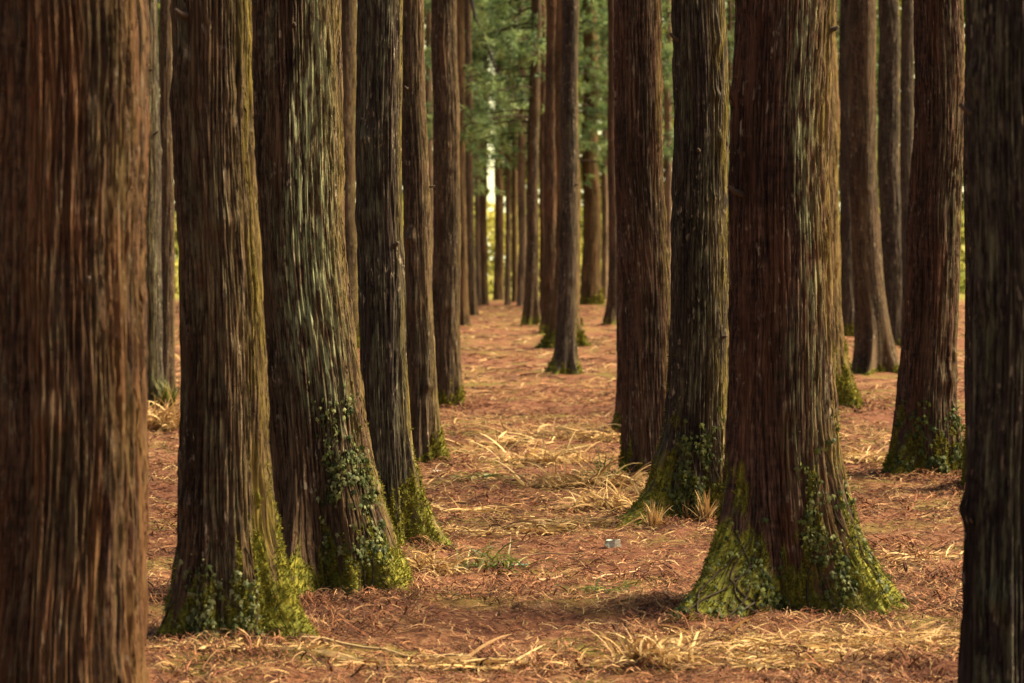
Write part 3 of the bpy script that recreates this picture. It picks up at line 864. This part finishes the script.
TAN2 = TAN + ((.50, .31, .12), (.28, .15, .065), (.58, .41, .19))
r_ = np.random.default_rng(31)
GRN = ((.12, .15, .03), (.19, .21, .04), (.27, .25, .07), (.08, .11, .025))
GS = 'clumps of dry straw on the forest floor'
heaps = [
 # px, py, n, L, w, spread, up, droop, ell, label
 (850, 648, 2890, .2, 0.0030, .24, .35, .9, (1.55, .55), 'largest heap of golden straw in front of the biggest cedar'),
 (775, 662, 714, .18, 0.0031, .12, .3, .8, (1.5, .5), 'loose straw pile at the left end of the largest straw heap'),
 (655, 664, 153, .2, 0.0037, .06, .9, 1.4, (1.4, .6), 'arched pale straw clump at the bottom edge, left of the largest heap'),
 (595, 664, 102, .2, 0.0037, .06, .4, .9, (1.6, .5), 'flat pale straw wisp lying at the bottom edge between two straw clumps'),
 (420, 664, 187, .26, 0.0050, .10, .15, .4, (2.2, .5), 'long flat pale straw strips at the bottom edge below the path middle'),
 (655, 534, 70, .17, 0.0035, .020, 1.2, .5, (1, 1), 'upright dry straw cone left of the ivy-footed two-toned cedar'),
 (686, 528, 50, .15, 0.0035, .016, 1.25, .5, (1, 1), 'small upright straw tuft against the ivy of the two-toned cedar'),
 (706, 530, 55, .19, 0.0035, .016, 1.3, .4, (1, 1), 'taller upright straw tuft with a long stalk by the two-toned cedar'),
 (612, 512, 221, .28, 0.0043, .10, .7, 1.0, (1.5, .8), 'ragged tan straw clump beside the long mossy root'),
 (590, 528, 221, .24, 0.0043, .12, .4, .9, (1.5, .7), 'low spread of tan straw in front of the long mossy root'),
 (585, 488, 255, .32, 0.0050, .12, .6, 1.1, (2.0, .7), 'curled straw drift left of the green grass tuft'),
 (545, 530, 221, .26, 0.0043, .12, .4, 1.0, (1.5, .7), 'straw clump in the path middle left of the long mossy root'),
 (478, 512, 187, .26, 0.0043, .12, .2, .6, (2.0, .6), 'flat straw mat in the path above the green grass clump'),
 (425, 575, 153, .22, 0.0037, .06, .9, 1.6, (1.3, .7), 'drooping straw tuft beside the blackish slim cedar root'),
 (450, 535, 204, .2, 0.0037, .14, .3, .8, (1.6, .6), 'straw scatter right of the blackish slim cedar root'),
 (545, 464, 153, .36, 0.0056, .12, .6, 1.0, (1.7, .7), 'pale straw knot in the middle of the path further back'),
 (500, 448, 119, .3, 0.0056, .12, .4, .8, (1.7, .7), 'faint straw knot left of the pale one further back'),
 (590, 440, 221, .42, 0.0062, .22, .5, .8, (1.8, .8), 'straw band near the half hidden dark trunk'),
 (160, 430, 255, .45, 0.0062, .16, .8, 1.0, (1.2, .7), 'straw clump at the foot of the grey-brown left cedar'),
 (858, 560, 153, .2, 0.0037, .16, .2, .6, (1.8, .8), 'sparse straw on the mossy ground right of the biggest cedar'),
 (930, 560, 204, .24, 0.0037, .2, .2, .6, (1.6, .8), 'sparse straw beside the near-black right trunk'),
 (872, 462, 204, .34, 0.0050, .14, .5, .9, (1.6, .8), 'straw wisps left of the green mossy right-hand foot'),
 (260, 578, 68, .12, 0.0062, .03, .5, 1.2, (1.4, .8), 'crumpled pale straw bit between the lichen-striped and stout cedars'),
 (215, 660, 200, .10, 0.0030, .10, .45, 1.1, (2.6, .5), 'yellowish straw fringe along the foot of the stout left cedar'),
 (660, 500, 119, .2, 0.0037, .05, .9, .8, (1.5, .8), 'thin straw spray between red-brown and two-toned cedars'),
]
for (px, py, n, L, w, spd, up, dr, ell, lab) in heaps:
    tuft_thing('straw_clump', px, py, lab, 'straw', GS, M_STRAW, int(n * 1.35), r_, L, w * 1.2, spd, up, dr, TAN2, ell=ell)
GG = 'green grass tufts on the forest floor'
for (px, py, n, L, w, spd, up, dr, lab) in [
 (604, 486, 70, .26, .006, .03, 1.0, 1.0, 'bright green grass tuft at the foot of the large red-brown cedar'),
 (492, 570, 100, .20, .004, .10, .75, 1.2, 'loose green grass clump in the middle of the path'),
 (169, 412, 60, .34, .012, .03, 1.3, .5, 'tall green sprout beside the grey-brown left cedar'),
 (351, 345, 60, .4, .03, .12, 1.0, .8, 'leafy green sprout at the foot of the olive-brown cedar'),
 (600, 595, 50, .14, .004, .09, .5, 1.0, 'sparse green grass left of the biggest cedar root'),
 (735, 615, 40, .10, .004, .03, 1.0, 1.0, 'tiny green sprig in front of the biggest cedar'),
 (480, 478, 70, .2, .006, .18, .3, .8, 'flat olive grass patch across the path right of the slender leaning cedar'),
]:
    tuft_thing('grass_tuft', px, py, lab, 'grass', GG, M_GRASS, n, r_, L, w, spd, up, dr, GRN)


def small_thing(name, px, py, label, cat, build):
    x, y, _ = spot(px, py)
    z = float(surf_h(np.array([x]), np.array([y]))[0])
    v, f, c = build()
    return tag(link(name, mesh_np(name, v, f, [M_SCRAP], cols=c, smooth=False), loc=(x, y, z)), label, cat)


def carton():
    # squashed little drink carton lying on its side
    r = np.random.default_rng(3)
    g3 = np.array([(sx, sy, sz) for sz in (0, .5, 1) for sy in (-1, 0, 1) for sx in (-1, -.4, .3, 1)], float)
    P = g3 * np.array([.042, .03, .042]) + r.normal(size=g3.shape) * .005
    f = []
    def ix(i, j, k): return k * 12 + j * 4 + i
    for i in range(3):
        for j in range(2):
            f += [(ix(i, j, 2), ix(i + 1, j, 2), ix(i + 1, j + 1, 2), ix(i, j + 1, 2)), (ix(i, j, 0), ix(i, j + 1, 0), ix(i + 1, j + 1, 0), ix(i + 1, j, 0))]
        for k in range(2):
            f += [(ix(i, 0, k), ix(i + 1, 0, k), ix(i + 1, 0, k + 1), ix(i, 0, k + 1)), (ix(i + 1, 2, k), ix(i, 2, k), ix(i, 2, k + 1), ix(i + 1, 2, k + 1))]
    for j in range(2):
        for k in range(2):
            f += [(ix(0, j + 1, k), ix(0, j, k), ix(0, j, k + 1), ix(0, j + 1, k + 1)), (ix(3, j, k), ix(3, j + 1, k), ix(3, j + 1, k + 1), ix(3, j, k + 1))]
    c = np.tile(np.array([.52, .54, .44]), (36, 1)); c[g3[:, 0] > .9] = (.62, .6, .46); c[g3[:, 0] < -.9] = (.3, .38, .3)
    return P, [np.array(f)], c


def stone(sx, sy, sz, col, seed):
    def b():
        r = np.random.default_rng(seed)
        u = np.linspace(0, 2 * PI, 12, endpoint=False); w = np.linspace(.05, PI - .05, 8)
        U, W = np.meshgrid(u, w)
        n = 1 + .25 * noise3(np.cos(U) * 1.5 + seed, np.sin(U) * 1.5, np.cos(W) * 1.5)
        P = np.stack([sx * n * np.cos(U) * np.sin(W), sy * n * np.sin(U) * np.sin(W), sz * n * np.cos(W) + sz * .5], -1).reshape(-1, 3)
        i = np.arange(7)[:, None] * 12; j = np.arange(12)[None]; j2 = (j + 1) % 12
        return P, [np.stack([i + j, i + 12 + j, i + 12 + j2, i + j2], -1).reshape(-1, 4)], np.tile(np.array(col), (len(P), 1)) * (.8 + .4 * r.random((len(P), 1)))
    return b


def wrapper(L, w, col):
    def b():
        s = np.linspace(-1, 1, 9)
        P = np.concatenate([np.stack([s * L, w * np.sin(s * 4 + k) * .4 + k * w, .008 + .012 * np.abs(np.sin(s * 5 + k * 1.3))], -1) for k in (-1, 0, 1)])
        f = [(k * 9 + i, k * 9 + i + 1, k * 9 + 10 + i, k * 9 + 9 + i) for k in range(2) for i in range(8)]
        return P, [np.array(f)], np.tile(np.array(col), (27, 1))
    return b


small_thing('carton', 613, 546, 'small squashed pale grey-green carton lying on the litter', 'litter', carton)
small_thing('wrapper', 520, 565, 'crumpled teal wrapper beside the green grass clump', 'litter', wrapper(.05, .012, (.03, .24, .22)))
small_thing('paper_scrap', 436, 474, 'small pale paper scrap beside the slender leaning cedar', 'litter', wrapper(.045, .02, (.6, .5, .4)))
small_thing('stone', 670, 526, 'pale yellowish stone at the foot of the two-toned cedar', 'stone', stone(.05, .045, .05, (.42, .38, .2), 4))

# twig lying on the path
def stick(px0, py0, px1, py1, rad, label, col):
    x0, y0, _ = spot(px0, py0); x1, y1, _ = spot(px1, py1)
    s = np.linspace(0, 1, 9)
    xx = x0 + (x1 - x0) * s; yy = y0 + (y1 - y0) * s + .03 * np.sin(s * 7)
    P = np.stack([xx - x0, yy - y0, surf_h(xx, yy) + rad * 1.5 + .012], -1)
    z0 = P[0, 2]; P[:, 2] -= z0
    v, f = tube(P, np.linspace(rad, rad * .6, 9), 6)
    tag(link('fallen_stick', mesh_np('fallen_stick', v, [f], [M_TWIG], cols=np.tile(np.array(col), (len(v), 1))), loc=(x0, y0, z0)), label, 'stick', 'fallen sticks on the path')


stick(302, 653, 470, 660, .008, 'long pale straight stick along the bottom edge of the path', (.5, .36, .18))
stick(538, 588, 562, 584, .009, 'short thick pale stick lying right of the path middle', (.42, .27, .15))
stick(592, 585, 640, 571, .005, 'thin pale stick pointing towards the biggest cedar', (.5, .35, .2))
stick(520, 556, 590, 555, .005, 'thin brown stick across the path by the teal wrapper', (.3, .19, .1))

# ------------------------------------------------------------------ sunlit wood edge and bushes beyond the last trees
rng = np.random.default_rng(77)


def leaf_bank(name, n, x0, x1, base, top_f, y_f, size, c0, c1, keep, cscale=.5):
    x = rng.uniform(x0, x1, n)
    z = base + top_f(x) * rng.uniform(0, 1, n) ** .85
    y = y_f(x, z) + rng.uniform(0, 1.3, n)
    k = keep(x, y, z)
    x, y, z = x[k], y[k], z[k]; n = len(x)
    P = np.stack([x, y, z], -1)
    D = rng.normal(size=(n, 3)); D /= np.linalg.norm(D, axis=1)[:, None]
    A, Bt = frames(D, rng)
    L = (size * rng.uniform(.45, 1.2, n))[:, None]
    V = np.stack([P - A * L, P + Bt * L * .45, P + A * L, P - Bt * L * .45], 1).reshape(-1, 3)
    t = np.clip(.5 + noise3(x * cscale, y * cscale, z * cscale) * .9 + rng.normal(size=n) * .2, 0, 1)[:, None]
    C = np.array(c0) * (1 - t) + np.array(c1) * t
    o = link(name, mesh_np(name, V, [np.arange(len(V)).reshape(-1, 4)], [M_FAR], cols=np.repeat(C, 4, 0), smooth=False))
    o['kind'] = 'stuff'


# low meadow thicket behind the last trunks; hazy glow put into its leaf colours
leaf_bank('undergrowth', 27000, -24, 24, .8, lambda x: 3.3 + 1.0 * noise3(x * .35, 1., 1.) + .8 * noise3(x * 1.1, 3., 2.),
          lambda x, z: 86.5 + 1.0 * z + 1.0 * noise3(x * .5, z * .5, 6.), .22, (.30, .33, .07), (.74, .67, .18),
          lambda x, y, z: noise3(x * .9, y * .9, z * .9) > -.5)
# tall trees beyond it, with one gap where the ride runs on
leaf_bank('far_wood', 62000, -34, 34, .8, lambda x: 16 + 2.5 * noise3(x * .2, 4., 1.) + 2 * noise3(x * .7, 8., 2.),
          lambda x, z: 101 + .45 * z + 2.2 * noise3(x * .35, z * .35, 9.), .40, (.10, .15, .035), (.44, .46, .10),
          lambda x, y, z: (noise3(x * .55, y * .55, z * .55) > -.42) & (np.abs(x + .9 + .15 * np.sin(z * 2)) > .46 + .12 * np.sin(z * 3.1)), .35)

# ------------------------------------------------------------------ sky, sun, camera
SUN_EL, SUN_AZ = 44.0, 80.0      # azimuth clockwise from straight ahead: the sun stands to the right
w = bpy.data.worlds.new('World'); SC.world = w; w.use_nodes = True
nt = w.node_tree
sky = nt.nodes.new('ShaderNodeTexSky'); sky.sky_type = 'NISHITA'; sky.sun_disc = False
sky.sun_elevation = math.radians(SUN_EL); sky.sun_rotation = math.radians(SUN_AZ)
sky.dust_density = 5.0; sky.air_density = 1.0; sky.ozone_density = .6
bg = nt.nodes['Background']; bg.inputs['Strength'].default_value = .088
wb = nt.nodes.new('ShaderNodeMix'); wb.data_type = 'RGBA'; wb.blend_type = 'MULTIPLY'; wb.inputs[0].default_value = 1
wb.inputs[7].default_value = (1, .90, .74, 1)            # warm white balance of the photograph
nt.links.new(sky.outputs[0], wb.inputs[6]); 
# bright hazy horizon over the open land ahead and towards the sun
tc = nt.nodes.new('ShaderNodeTexCoord'); sp = nt.nodes.new('ShaderNodeSeparateXYZ')
nt.links.new(tc.outputs['Generated'], sp.inputs[0])
def wr(sock, a, b):
    r = nt.nodes.new('ShaderNodeMapRange'); r.interpolation_type = 'SMOOTHSTEP'
    r.inputs['From Min'].default_value = a; r.inputs['From Max'].default_value = b
    nt.links.new(sock, r.inputs['Value']); return r.outputs['Result']
m1 = nt.nodes.new('ShaderNodeMath'); m1.operation = 'MULTIPLY'
nt.links.new(wr(sp.outputs['Z'], .30, .02), m1.inputs[0]); nt.links.new(wr(sp.outputs['Y'], .75, .99), m1.inputs[1])
hz = nt.nodes.new('ShaderNodeMix'); hz.data_type = 'RGBA'; hz.inputs[7].default_value = (8, 7.5, 4.0, 1)
nt.links.new(m1.outputs[0], hz.inputs[0]); nt.links.new(wb.outputs[2], hz.inputs[6])
nt.links.new(hz.outputs[2], bg.inputs['Color'])

sd = bpy.data.lights.new('sun', 'SUN'); sd.energy = 5.0; sd.angle = math.radians(30); sd.color = (1, .83, .56)
so = bpy.data.objects.new('sun', sd); COL.objects.link(so)
e, az = math.radians(SUN_EL), math.radians(SUN_AZ)
so.rotation_euler = Vector((math.sin(az) * math.cos(e), math.cos(az) * math.cos(e), math.sin(e))).to_track_quat('Z', 'Y').to_euler()
so.location = (10, 10, 20)

cd = bpy.data.cameras.new('camera'); cam = bpy.data.objects.new('camera', cd); COL.objects.link(cam)
cam.location = (0, 0, CAM_H); cam.rotation_euler = (PI / 2, 0, 0)
cd.sensor_width = 36; cd.lens = 36 * F / 1024; cd.shift_y = -(683 / 2 - HOR) / 1024
cd.clip_start = .1; cd.clip_end = 6000
cd.dof.use_dof = True; cd.dof.focus_distance = 14; cd.dof.aperture_fstop = 3.7
SC.camera = cam

SC.view_settings.view_transform = 'Standard'; SC.view_settings.look = 'None'
SC.view_settings.exposure = 1.35; SC.view_settings.gamma = 1
SC.cycles.use_denoising = True
SC.cycles.max_bounces = 6
